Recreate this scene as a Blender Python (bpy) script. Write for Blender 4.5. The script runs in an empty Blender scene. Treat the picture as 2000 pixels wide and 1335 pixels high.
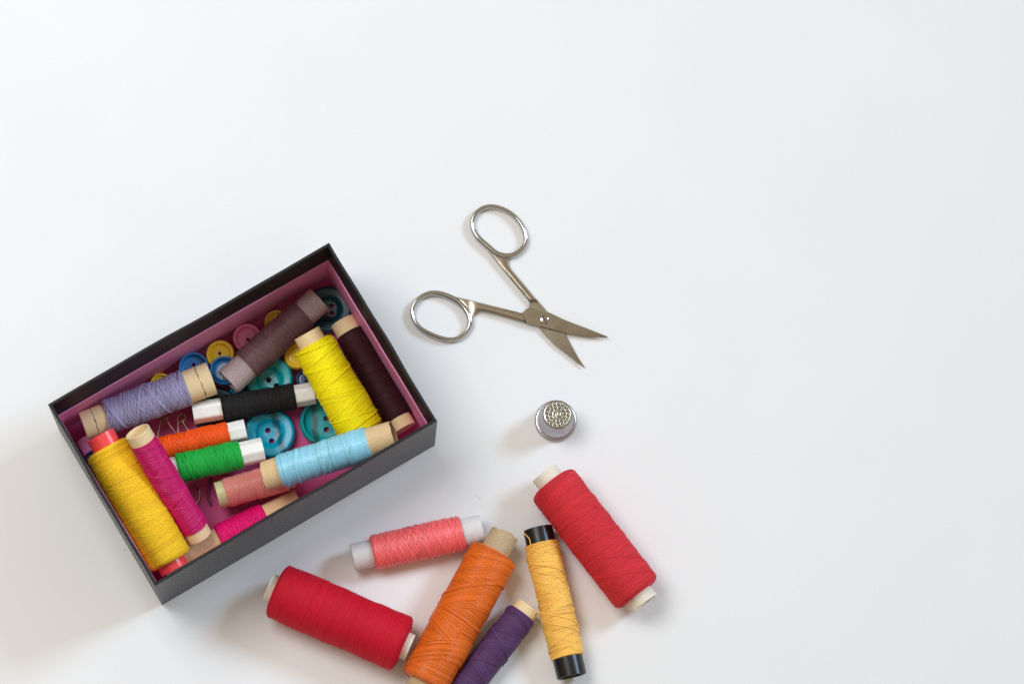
import bpy, math, random
import numpy as np
from mathutils import Matrix, Vector
from mathutils.geometry import delaunay_2d_cdt

S = 0.001                                   # everything below is written in millimetres
rng = np.random.default_rng(7)
random.seed(7)
scene = bpy.context.scene
COL = scene.collection

# ------------------------------------------------------------------ camera
FPX, DIST = 7314.0, 1625.0                  # focal length in photo pixels (2000 wide), distance in mm
d_ = np.array([708 - 1000, -(2195 - 667.5), -FPX]); d_ /= np.linalg.norm(d_)     # straight down, seen by the camera
Zc = -d_
Xc = np.array([1.0, 0, 0]) - Zc[0] * Zc; Xc /= np.linalg.norm(Xc)
Yc = np.cross(Zc, Xc)
R = np.array([Xc, Yc, Zc])                  # camera -> world
CAM = R @ np.array([0, 0, DIST])
cam = bpy.data.objects.new('camera', bpy.data.cameras.new('camera'))
cam.data.sensor_width = 36.0
cam.data.lens = 36.0 * FPX / 2000.0
cam.data.clip_start, cam.data.clip_end = 0.05, 50.0
M4 = Matrix([[*R[0], CAM[0] * S], [*R[1], CAM[1] * S], [*R[2], CAM[2] * S], [0, 0, 0, 1]])
cam.matrix_world = M4
COL.objects.link(cam); scene.camera = cam

def at(px, py, z=0.0):
    """point in mm on the height z that the photo shows at a pixel"""
    v = R @ np.array([px - 1000.0, 667.5 - py, -FPX])
    t = (z - CAM[2]) / v[2]
    return CAM + v * t

# ------------------------------------------------------------------ world, lamps, exposure
w = bpy.data.worlds.new('World'); scene.world = w; w.use_nodes = True
wt = w.node_tree; bg = wt.nodes['Background']; bg.inputs[1].default_value = 1.0
tc = wt.nodes.new('ShaderNodeTexCoord'); sp = wt.nodes.new('ShaderNodeSeparateXYZ'); rp = wt.nodes.new('ShaderNodeValToRGB')
wt.links.new(tc.outputs['Generated'], sp.inputs[0]); wt.links.new(sp.outputs[2], rp.inputs[0]); wt.links.new(rp.outputs[0], bg.inputs[0])
rp.color_ramp.elements[0].position = 0.25; rp.color_ramp.elements[0].color = (0.24, 0.215, 0.185, 1)      # dim room walls
rp.color_ramp.elements[1].position = 0.80; rp.color_ramp.elements[1].color = (0.505, 0.42, 0.315, 1)     # warm ceiling

def area(name, az, el, dist, sx, sy, power, col, target=(0, 0, 0)):
    l = bpy.data.lights.new(name, 'AREA'); l.shape = 'RECTANGLE'; l.size, l.size_y = sx, sy
    l.energy = power; l.color = col
    o = bpy.data.objects.new(name, l); COL.objects.link(o)
    a, e = math.radians(az), math.radians(el)
    p = Vector((math.cos(a) * math.cos(e), math.sin(a) * math.cos(e), math.sin(e))) * dist + Vector(target)
    o.location = p
    o.rotation_euler = (Vector(target) - p).to_track_quat('-Z', 'Y').to_euler()
    return o
area('window_light', 27, 38, 3.4, 0.8, 0.8, 67.0, (0.575, 0.77, 1.0))
area('far_window_light', 130, 73, 1.08, 0.55, 0.55, 7.8, (0.935, 0.965, 1.0), (-0.29, 0.0, 0))  # added soft fill lamp, close overhead on the left, lifts table and shadows
vs = scene.view_settings
vs.view_transform = 'Standard'; vs.look = 'None'; vs.gamma = 1.0; vs.exposure = 0.0; vs.use_curve_mapping = False
scene.cycles.use_denoising = True
scene.cycles.max_bounces = 10
scene.cycles.diffuse_bounces = 6
scene.cycles.filter_width = 1.5

# ------------------------------------------------------------------ materials
def lin(rgb):
    return tuple(((c / 255) / 12.92 if c / 255 <= 0.04045 else ((c / 255 + 0.055) / 1.055) ** 2.4) for c in rgb) + (1,)

class NT:
    def __init__(s, name):
        s.m = bpy.data.materials.new(name); s.m.use_nodes = True
        s.t = s.m.node_tree; s.b = s.t.nodes['Principled BSDF']
    def n(s, kind, **kw):
        o = s.t.nodes.new(kind)
        for k, v in kw.items():
            if k.startswith('_'): setattr(o, k[1:], v)
        return o
    def l(s, a, b): s.t.links.new(a, b)
    def set(s, **kw):
        for k, v in kw.items():
            s.b.inputs[k.replace('_', ' ')].default_value = v
        return s
    def coords(s, scale=(1000, 1000, 1000)):
        tc = s.n('ShaderNodeTexCoord'); mp = s.n('ShaderNodeMapping'); mp.inputs['Scale'].default_value = scale
        s.l(tc.outputs['Object'], mp.inputs['Vector']); return mp.outputs['Vector']
    def noise(s, vec, scale, detail=3, rough=0.55):
        o = s.n('ShaderNodeTexNoise'); o.inputs['Scale'].default_value = scale
        o.inputs['Detail'].default_value = detail; o.inputs['Roughness'].default_value = rough
        s.l(vec, o.inputs['Vector']); return o.outputs['Fac']
    def ramp(s, fac, stops):
        o = s.n('ShaderNodeValToRGB'); e = o.color_ramp.elements
        while len(e) < len(stops): e.new(0.5)
        for q, (p, c) in zip(e, stops): q.position = p; q.color = c
        s.l(fac, o.inputs['Fac']); return o.outputs['Color']
    def bump(s, h, dist, strength=1.0):
        o = s.n('ShaderNodeBump'); o.inputs['Distance'].default_value = dist * S; o.inputs['Strength'].default_value = strength
        s.l(h, o.inputs['Height']); s.l(o.outputs['Normal'], s.b.inputs['Normal'])

def mul(c, k): return tuple(min(1, x * k) for x in c[:3]) + (1,)

def thread_mat(name, rgb, rough=0.62, sheen=0.35, spec=0.3, vary=0.22, tint=None):
    a = NT(name); c = lin(rgb)
    at_ = a.n('ShaderNodeAttribute'); at_.attribute_name = 'strand'
    nz = a.noise(a.coords(), 1.4, 2)
    mx = a.n('ShaderNodeMath', _operation='ADD'); a.l(at_.outputs['Fac'], mx.inputs[0]); a.l(nz, mx.inputs[1])
    hf = a.n('ShaderNodeMath', _operation='MULTIPLY'); a.l(mx.outputs[0], hf.inputs[0]); hf.inputs[1].default_value = 0.5
    col = a.ramp(hf.outputs[0], [(0.2, mul(c, 1 - vary * 1.4)), (0.5, c), (0.8, mul(c, 1 + vary * 0.7))])
    a.l(col, a.b.inputs['Base Color'])
    a.set(Roughness=rough, Specular_IOR_Level=spec, Sheen_Weight=sheen, Sheen_Roughness=0.5)
    a.b.inputs['Sheen Tint'].default_value = mul(c, 1.4)
    fib = a.noise(a.coords(), 9.0, 2)
    a.bump(fib, 0.05, 0.35)
    return a.m

def paper_mat(name, rgb, dark, rough=0.85, speck=0.35):
    a = NT(name); v = a.coords()
    f = a.noise(v, 1.6, 5, 0.7)
    col = a.ramp(f, [(0.3, lin(dark)), (0.62, lin(rgb))])
    sp = a.noise(v, 4.5, 2, 0.6)
    k = a.ramp(sp, [(0.27, (speck, speck * 0.9, speck * 0.8, 1)), (0.36, (1, 1, 1, 1))])
    mx = a.n('ShaderNodeMix', _data_type='RGBA', _blend_type='MULTIPLY'); mx.inputs[0].default_value = 0.5
    a.l(col, mx.inputs[6]); a.l(k, mx.inputs[7]); a.l(mx.outputs[2], a.b.inputs['Base Color'])
    a.set(Roughness=rough, Specular_IOR_Level=0.25)
    a.bump(a.noise(v, 3.0, 4, 0.7), 0.12, 0.5)
    return a.m

def plastic_mat(name, rgb, rough=0.3, trans=0.0, sss=0.0, spec=0.5, coat=0.0):
    a = NT(name); c = lin(rgb)
    f = a.noise(a.coords(), 0.5, 3)
    a.l(a.ramp(f, [(0.3, mul(c, 0.92)), (0.7, mul(c, 1.04))]), a.b.inputs['Base Color'])
    r = a.n('ShaderNodeMapRange'); r.inputs['To Min'].default_value = rough * 0.75; r.inputs['To Max'].default_value = rough * 1.4
    a.l(a.noise(a.coords(), 1.2, 4), r.inputs['Value']); a.l(r.outputs[0], a.b.inputs['Roughness'])
    a.set(Transmission_Weight=trans, Subsurface_Weight=sss, Specular_IOR_Level=spec, Coat_Weight=coat)
    a.b.inputs['Subsurface Radius'].default_value = (0.004, 0.004, 0.004)
    a.b.inputs['Subsurface Scale'].default_value = 1.0
    a.bump(a.noise(a.coords(), 0.8, 2), 0.05, 0.25)
    return a.m

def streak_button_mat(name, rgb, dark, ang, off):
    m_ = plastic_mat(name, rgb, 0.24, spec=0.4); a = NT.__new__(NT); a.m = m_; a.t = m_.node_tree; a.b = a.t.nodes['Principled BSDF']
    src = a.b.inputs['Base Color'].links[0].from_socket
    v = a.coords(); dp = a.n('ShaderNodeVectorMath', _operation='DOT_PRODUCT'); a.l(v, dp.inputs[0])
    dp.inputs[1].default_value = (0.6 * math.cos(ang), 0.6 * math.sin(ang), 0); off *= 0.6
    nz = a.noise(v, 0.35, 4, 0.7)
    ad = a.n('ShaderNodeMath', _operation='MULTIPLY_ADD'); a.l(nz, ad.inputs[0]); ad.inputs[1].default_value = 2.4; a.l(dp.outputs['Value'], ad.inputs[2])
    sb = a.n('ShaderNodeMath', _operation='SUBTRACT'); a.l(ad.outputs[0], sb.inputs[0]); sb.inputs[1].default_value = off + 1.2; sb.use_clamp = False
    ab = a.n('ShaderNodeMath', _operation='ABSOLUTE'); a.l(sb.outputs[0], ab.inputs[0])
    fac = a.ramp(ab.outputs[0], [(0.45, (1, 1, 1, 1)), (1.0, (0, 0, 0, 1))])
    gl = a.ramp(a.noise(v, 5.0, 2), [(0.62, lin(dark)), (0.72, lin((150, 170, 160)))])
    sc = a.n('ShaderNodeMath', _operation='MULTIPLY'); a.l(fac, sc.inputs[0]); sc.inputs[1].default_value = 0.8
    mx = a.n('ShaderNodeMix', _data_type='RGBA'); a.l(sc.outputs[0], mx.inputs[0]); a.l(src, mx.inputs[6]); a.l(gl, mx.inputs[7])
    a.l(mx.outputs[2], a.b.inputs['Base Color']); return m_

def metal_mat(name, rgb, rough=0.2, brushed=0.0):
    a = NT(name); c = lin(rgb)
    f = a.noise(a.coords(), 0.12, 3, 0.5)
    a.l(a.ramp(f, [(0.3, mul(c, 0.88)), (0.7, c)]), a.b.inputs['Base Color'])
    r = a.n('ShaderNodeMapRange'); r.inputs['To Min'].default_value = rough * 0.8; r.inputs['To Max'].default_value = rough * 1.3
    a.l(a.noise(a.coords(), 0.3, 3), r.inputs['Value']); a.l(r.outputs[0], a.b.inputs['Roughness'])
    a.set(Metallic=1.0)
    if brushed: a.bump(a.noise(a.coords((900, 9000, 2000)), 1.0, 3), 0.02, brushed)
    return a.m

def table_mat():
    a = NT('white_paper'); v = a.coords()
    f = a.noise(v, 0.012, 3)
    big = a.ramp(f, [(0.3, (0.806, 0.804, 0.803, 1)), (0.7, (0.826, 0.826, 0.826, 1))])
    fine = a.ramp(a.noise(v, 0.9, 3, 0.7), [(0.3, (0.968, 0.966, 0.962, 1)), (0.7, (1, 1, 1, 1))])
    mx = a.n('ShaderNodeMix', _data_type='RGBA', _blend_type='MULTIPLY'); mx.inputs[0].default_value = 1.0
    a.l(big, mx.inputs[6]); a.l(fine, mx.inputs[7]); a.l(mx.outputs[2], a.b.inputs['Base Color'])
    a.set(Roughness=0.72, Specular_IOR_Level=0.22)
    a.bump(a.noise(v, 1.3, 4, 0.6), 0.05, 0.22)
    return a.m

def box_paper_mat(name, rgb, dash):
    a = NT(name); v = a.coords()
    sx = a.n('ShaderNodeSeparateXYZ'); a.l(v, sx.inputs[0])
    ad = a.n('ShaderNodeMath', _operation='ADD'); a.l(sx.outputs[0], ad.inputs[0]); a.l(sx.outputs[1], ad.inputs[1])
    cb = a.n('ShaderNodeCombineXYZ'); a.l(ad.outputs[0], cb.inputs[0]); a.l(sx.outputs[2], cb.inputs[1])
    wv = a.n('ShaderNodeTexBrick'); wv.inputs['Scale'].default_value = 1.0
    wv.inputs['Brick Width'].default_value = 2.3; wv.inputs['Row Height'].default_value = 3.6
    wv.inputs['Mortar Size'].default_value = 0.42; wv.inputs['Mortar Smooth'].default_value = 0.6
    wv.inputs['Color1'].default_value = (1, 1, 1, 1); wv.inputs['Color2'].default_value = (0.6, 0.6, 0.6, 1)
    wv.inputs['Mortar'].default_value = (0.12, 0.12, 0.12, 1)
    a.l(cb.outputs[0], wv.inputs['Vector'])
    c = lin(rgb)
    lo = a.ramp(a.noise(v, 0.12, 4), [(0.3, mul(c, 0.8)), (0.7, mul(c, 1.25))])
    mx = a.n('ShaderNodeMix', _data_type='RGBA', _blend_type='MULTIPLY'); mx.inputs[0].default_value = 0.75 if dash > 0.5 else 0.0  # darker grooves paint the shade of the embossing into the colour
    a.l(lo, mx.inputs[6]); a.l(wv.outputs['Color'], mx.inputs[7]); a.l(mx.outputs[2], a.b.inputs['Base Color'])
    a.set(Roughness=0.38 if dash > 0.5 else 0.55, Specular_IOR_Level=0.5 if dash > 0.5 else 0.28)
    a.bump(wv.outputs['Color'], 0.7, dash)
    return a.m

MAT = {}
def thr(key, *args, **kw): MAT[key] = thread_mat('thread_' + key, *args, **kw)
thr('crimson', (204, 16, 44), vary=0.09); thr('red', (214, 50, 60), vary=0.3); thr('orange', (228, 110, 26), rough=0.4, sheen=0.15, spec=0.5, vary=0.34)
thr('gold', (255, 200, 96), rough=0.42, sheen=0.15, spec=0.45); thr('purple', (90, 58, 102), rough=0.5, sheen=0.2)
thr('coral', (250, 108, 110), rough=0.3, sheen=0.0, spec=0.8, vary=0.25)
thr('mauve', (118, 84, 86), rough=0.42, sheen=0.15, spec=0.5, vary=0.4); thr('lavender', (160, 154, 188), rough=0.5, sheen=0.2, vary=0.36)
thr('black', (30, 29, 30), rough=0.7, sheen=0.25, vary=0.4); thr('vermilion', (240, 88, 20)); thr('green', (26, 166, 62), vary=0.3)
thr('magenta', (208, 16, 108), rough=0.42, sheen=0.1, spec=0.45); thr('amber', (255, 206, 40), sheen=0.25)
thr('cerise', (224, 8, 112), vary=0.3); thr('rose', (222, 138, 130), rough=0.3, sheen=0.0, spec=0.65)
thr('sky', (158, 222, 242), rough=0.25, sheen=0.0, spec=0.8); thr('lemon', (255, 236, 10)); thr('maroon', (62, 26, 30), rough=0.6, sheen=0.2)
thr('navy', (36, 40, 78))
MAT['kraft'] = paper_mat('kraft_card', (230, 202, 156), (204, 172, 126))
MAT['pale_card'] = paper_mat('pale_card', (238, 214, 170), (224, 194, 146), speck=0.6)
MAT['white_card'] = paper_mat('white_card', (236, 230, 214), (218, 206, 182), speck=0.6)
MAT['grey_card'] = paper_mat('grey_mauve_card', (184, 166, 164), (142, 118, 116))
MAT['grey_kraft'] = paper_mat('grey_kraft_card', (200, 178, 144), (170, 146, 110))
MAT['olive'] = plastic_mat('olive_plastic', (196, 188, 138), 0.4)
MAT['white_plastic'] = plastic_mat('white_plastic', (240, 238, 232), 0.35, sss=0.15)
MAT['frosted'] = plastic_mat('frosted_plastic', (250, 245, 245), 0.45, trans=0.3, sss=0.4)
MAT['red_plastic'] = plastic_mat('red_plastic', (240, 72, 72), 0.3, sss=0.1)
MAT['black_plastic'] = plastic_mat('black_plastic', (18, 18, 19), 0.28)
MAT['pink_plastic'] = plastic_mat('pink_plastic', (216, 150, 186), 0.4)
MAT['teal'] = plastic_mat('turquoise_button', (0, 160, 196), 0.24, sss=0.0, spec=0.4)
MAT['dark_teal'] = plastic_mat('petrol_button', (4, 64, 76), 0.34)
MAT['green_teal'] = plastic_mat('sea_green_button', (0, 152, 160), 0.24, sss=0.0, spec=0.4)
MAT['yellow_button'] = plastic_mat('yellow_button', (240, 196, 30), 0.3, coat=0.2)
MAT['blue_button'] = plastic_mat('blue_button', (20, 120, 186), 0.28, coat=0.2)
MAT['navy_button'] = plastic_mat('navy_button', (38, 66, 110), 0.28, coat=0.2)
MAT['pink_button'] = plastic_mat('pink_button', (232, 112, 176), 0.22, sss=0.2, coat=0.3)
MAT['steel'] = metal_mat('polished_steel', (192, 189, 184), 0.13)
MAT['blade_steel'] = metal_mat('satin_steel', (180, 171, 155), 0.17, 0.12)
MAT['ground_steel'] = metal_mat('ground_steel', (160, 151, 134), 0.26, 0.25)
MAT['brass'] = metal_mat('brass_wire', (166, 142, 112), 0.3)
MAT['dark_wire'] = metal_mat('dark_wire', (70, 62, 60), 0.4)
MAT['thimble'] = metal_mat('nickel', (198, 195, 199), 0.26)
MAT['thimble_top'] = metal_mat('yellow_nickel', (188, 184, 170), 0.22)
MAT['table'] = table_mat()
MAT['box_out'] = box_paper_mat('embossed_black_paper', (58, 56, 62), 1.0)
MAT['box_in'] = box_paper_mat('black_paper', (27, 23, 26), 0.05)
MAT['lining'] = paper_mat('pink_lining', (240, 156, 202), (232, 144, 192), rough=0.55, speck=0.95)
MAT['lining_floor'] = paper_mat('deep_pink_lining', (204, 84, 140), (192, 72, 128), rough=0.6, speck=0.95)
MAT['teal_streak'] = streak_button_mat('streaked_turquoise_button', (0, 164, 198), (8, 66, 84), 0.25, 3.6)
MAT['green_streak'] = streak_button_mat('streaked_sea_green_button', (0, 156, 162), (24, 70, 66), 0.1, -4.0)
MAT['ink'] = plastic_mat('ink', (38, 34, 36), 0.7)  # inked tube rings, and the painted shade in the scissors' gap and screw

# ------------------------------------------------------------------ mesh helpers
def mesh_obj(name, V, F, mat, parent=None, smooth=True, attr=None):
    me = bpy.data.meshes.new(name)
    V = np.asarray(V, dtype=np.float64) * S
    if isinstance(F, np.ndarray):
        n, k = F.shape
        me.vertices.add(len(V)); me.vertices.foreach_set('co', V.astype(np.float32).ravel())
        me.loops.add(n * k); me.loops.foreach_set('vertex_index', F.astype(np.int32).ravel())
        me.polygons.add(n); me.polygons.foreach_set('loop_start', np.arange(0, n * k, k, dtype=np.int32))
        me.update(calc_edges=True)
    else:
        me.from_pydata([tuple(v) for v in V], [], F)
    if attr is not None:
        a = me.attributes.new('strand', 'FLOAT', 'POINT'); a.data.foreach_set('value', np.asarray(attr, dtype=np.float32))
    me.polygons.foreach_set('use_smooth', [bool(smooth)] * len(me.polygons))
    me.materials.append(MAT[mat]); me.update()
    o = bpy.data.objects.new(name, me); COL.objects.link(o)
    if parent: o.parent = parent
    return o

def tag(o, label, cat, group=None):
    o['label'] = label; o['category'] = cat
    if group: o['group'] = group
    return o

def empty(name, label, cat, group=None, matrix=None):
    o = bpy.data.objects.new(name, None); COL.objects.link(o); o.empty_display_size = 0.005
    if matrix is not None: o.matrix_world = matrix
    return tag(o, label, cat, group)

def merge(parts):
    Vs, Fs, As, k = [], [], [], 0
    for V, F, A in parts:
        Vs.append(V); Fs.append(F + k); As.append(A); k += len(V)
    return np.vstack(Vs), np.vstack(Fs), np.concatenate(As)

def lathe(profile, n=48, rfun=None, closed=False):
    """profile (m,2) of (s, r) round the local X axis"""
    P = np.asarray(profile, float); m = len(P)
    ph = np.arange(n) * 2 * np.pi / n
    k = np.ones(n) if rfun is None else rfun(ph)
    V = np.zeros((m, n, 3))
    V[..., 0] = P[:, None, 0]
    V[..., 1] = P[:, None, 1] * k[None] * np.cos(ph)[None]
    V[..., 2] = P[:, None, 1] * k[None] * np.sin(ph)[None]
    i = np.arange(m if closed else m - 1)[:, None]; j = np.arange(n)[None]
    i2 = (i + 1) % m; j2 = (j + 1) % n
    F = np.stack([i * n + j, i * n + j2, i2 * n + j2, i2 * n + j], -1).reshape(-1, 4)
    return V.reshape(-1, 3), F

def tube(path, rad, sides=6, closed=False, flat=1.0):
    """round tube along any path, parallel-transported frame"""
    P = np.asarray(path, float); n = len(P)
    T = (np.roll(P, -1, 0) - np.roll(P, 1, 0)) if closed else np.gradient(P, axis=0)
    T /= np.linalg.norm(T, axis=1)[:, None] + 1e-12
    u = np.array([0, 0, 1.0]); 
    if abs(T[0] @ u) > 0.95: u = np.array([0, 1.0, 0])
    rad = np.full(n, rad) if np.isscalar(rad) else np.asarray(rad)
    V = np.zeros((n, sides, 3)); an = np.arange(sides) * 2 * np.pi / sides
    for i in range(n):
        b = np.cross(T[i], u); b /= np.linalg.norm(b) + 1e-12; u2 = np.cross(b, T[i]); u = u2
        V[i] = P[i] + rad[i] * (np.cos(an)[:, None] * b + flat * np.sin(an)[:, None] * u2)
    i = np.arange(n if closed else n - 1)[:, None]; j = np.arange(sides)[None]
    F = np.stack([i * sides + j, i * sides + (j + 1) % sides, ((i + 1) % n) * sides + (j + 1) % sides, ((i + 1) % n) * sides + j], -1).reshape(-1, 4)
    return V.reshape(-1, 3), F

def crom(pts, k=6, closed=False):
    P = np.asarray(pts, float); n = len(P); out = []
    rngi = range(n if closed else n - 1)
    for i in rngi:
        if closed: p0, p1, p2, p3 = P[(i - 1) % n], P[i], P[(i + 1) % n], P[(i + 2) % n]
        else: p0, p1, p2, p3 = P[max(i - 1, 0)], P[i], P[i + 1], P[min(i + 2, n - 1)]
        for t in np.arange(k) / k:
            out.append(0.5 * (2 * p1 + (p2 - p0) * t + (2 * p0 - 5 * p1 + 4 * p2 - p3) * t * t + (3 * p1 - p0 - 3 * p2 + p3) * t ** 3))
    if not closed: out.append(P[-1])
    return np.array(out)

def sm_noise(n, step, amp):
    m = int(n / step) + 4
    return np.interp(np.arange(n), np.arange(m) * step, rng.normal(0, amp, m))

# ------------------------------------------------------------------ table
TAB = bpy.data.objects
tb = mesh_obj('tabletop', [(-900, -700, 0), (900, -700, 0), (900, 700, 0), (-900, 700, 0)], [(0, 1, 2, 3)], 'table', smooth=False)
tb['kind'] = 'structure'

# ------------------------------------------------------------------ box
BOX_H = 57.0
def build_box():
    c = [at(90, 793, BOX_H), at(640, 473, BOX_H), at(857, 822, BOX_H), at(306, 1140, BOX_H)]
    ctr = sum(c) / 4
    u = (c[1] - c[0]) + (c[2] - c[3]); L = np.linalg.norm(u) / 2; u /= np.linalg.norm(u)
    W = (np.linalg.norm(c[3] - c[0]) + np.linalg.norm(c[2] - c[1])) / 2
    v = np.array([-u[1], u[0], 0])
    mt = Matrix([[u[0], v[0], 0, ctr[0] * S], [u[1], v[1], 0, ctr[1] * S], [0, 0, 1, 0], [0, 0, 0, 1]])
    b = empty('cardboard_box', 'open black cardboard box with pink lining, holding spools and buttons', 'box', matrix=mt)
    T = 1.4
    hx, hy, H = L / 2, W / 2, BOX_H
    def panel(name, dirx, half, off, thick, z0, z1, mat_out, mat_in, lean=0.0, wob=0.0):
        # a mitred card running along one side; outer face at 'off' from the centre
        n = 40; e = min(0.30, thick * .4)
        prof = [(0, z0), (0, z1 - e), (e * .35, z1 - e * .3), (e, z1), (thick - e, z1), (thick - e * .35, z1 - e * .3), (thick, z1 - e), (thick, z0)]
        V = []; m = len(prof)
        for i in range(n + 1):
            t = -1 + 2 * i / n
            for (ins, z) in prof:
                hl = half - ins - 0.02
                wv = wob * math.cos(math.pi / 2 * t) * (math.sin(3.1 * t + off) + 0.4 * math.sin(9 * t + 2 * off)) * max(0, (z - z0) / (z1 - z0))
                lo = off - ins - lean * (z - z0) / (z1 - z0) - wv
                V.append((t * hl, lo, z + (0.12 * math.sin(7 * t + off) * (z > z0 + 1) if wob else 0)))
        F = []
        for i in range(n):
            for j in range(m):
                a, bq = i * m + j, i * m + (j + 1) % m
                F.append((a, bq, bq + m, a + m))
        F.append(tuple(range(m - 1, -1, -1))); F.append(tuple(n * m + j for j in range(m)))
        V = np.array(V)
        ang = dirx; ca, sa = math.cos(ang), math.sin(ang)
        V2 = np.stack([V[:, 0] * ca - V[:, 1] * sa, V[:, 0] * sa + V[:, 1] * ca, V[:, 2]], 1)
        o = mesh_obj(name, V2, F, mat_out, b, smooth=False)
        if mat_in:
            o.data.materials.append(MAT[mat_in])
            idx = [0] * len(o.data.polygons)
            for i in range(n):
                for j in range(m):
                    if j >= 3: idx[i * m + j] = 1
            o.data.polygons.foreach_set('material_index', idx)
        return o
    for dirx, half, off in ((0, hx, hy), (math.pi, hx, hy), (math.pi / 2, hy, hx), (-math.pi / 2, hy, hx)):
        panel('side_panel', dirx, half, off, T, 0.0, H, 'box_out', 'box_in', wob=0.3)
    g = 1.5
    lh = 35.0
    for dirx, half, off in ((0, hx - g, hy - g), (math.pi, hx - g, hy - g), (math.pi / 2, hy - g, hx - g), (-math.pi / 2, hy - g, hx - g)):
        panel('lining_panel', dirx, half, off, 0.6, 2.25, lh, 'lining', None, lean=0.0, wob=0.12)
    q = T + 0.05
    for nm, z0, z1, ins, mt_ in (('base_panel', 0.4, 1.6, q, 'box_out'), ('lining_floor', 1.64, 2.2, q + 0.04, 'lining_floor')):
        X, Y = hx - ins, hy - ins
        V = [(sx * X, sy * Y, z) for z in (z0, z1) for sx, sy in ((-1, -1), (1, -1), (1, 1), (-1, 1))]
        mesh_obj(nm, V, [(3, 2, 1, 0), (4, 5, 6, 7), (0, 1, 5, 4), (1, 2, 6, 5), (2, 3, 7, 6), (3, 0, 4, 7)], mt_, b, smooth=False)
    return b, hx, hy, np.array([u, v]), ctr
BOX, BHX, BHY, BUV, BCT = build_box()

# ------------------------------------------------------------------ thread spools
SPOOLS = []
ANG_C = np.array([-90, -38, 0, 38, 90]) * np.pi / 180

def wound(phi, s, prof, rad, lift, var):
    """half-round strand lying on the winding; prof(s) is the winding radius"""
    r = prof(s) + lift
    n = np.stack([np.zeros_like(phi), np.cos(phi), np.sin(phi)], 1)
    P = n * r[:, None]; P[:, 0] = s
    T = np.gradient(P, axis=0); T /= np.linalg.norm(T, axis=1)[:, None] + 1e-12
    b = np.cross(T, n); b /= np.linalg.norm(b, axis=1)[:, None] + 1e-12
    k = len(ANG_C)
    V = P[:, None] + rad * (np.cos(ANG_C)[None, :, None] * n[:, None] + np.sin(ANG_C)[None, :, None] * b[:, None])
    N = len(phi)
    i = np.arange(N - 1)[:, None]; j = np.arange(k - 1)[None]
    F = np.stack([i * k + j, i * k + j + 1, (i + 1) * k + j + 1, (i + 1) * k + j], -1).reshape(-1, 4)
    return V.reshape(-1, 3), F, np.repeat(np.clip(var, 0, 1), k)

def hexfun(nsides, rot, sharp):
    def f(ph):
        a = 2 * np.pi / nsides
        q = ((ph + rot + a / 2) % a) - a / 2
        return np.minimum(1 / np.cos(q), sharp)
    return f

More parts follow.
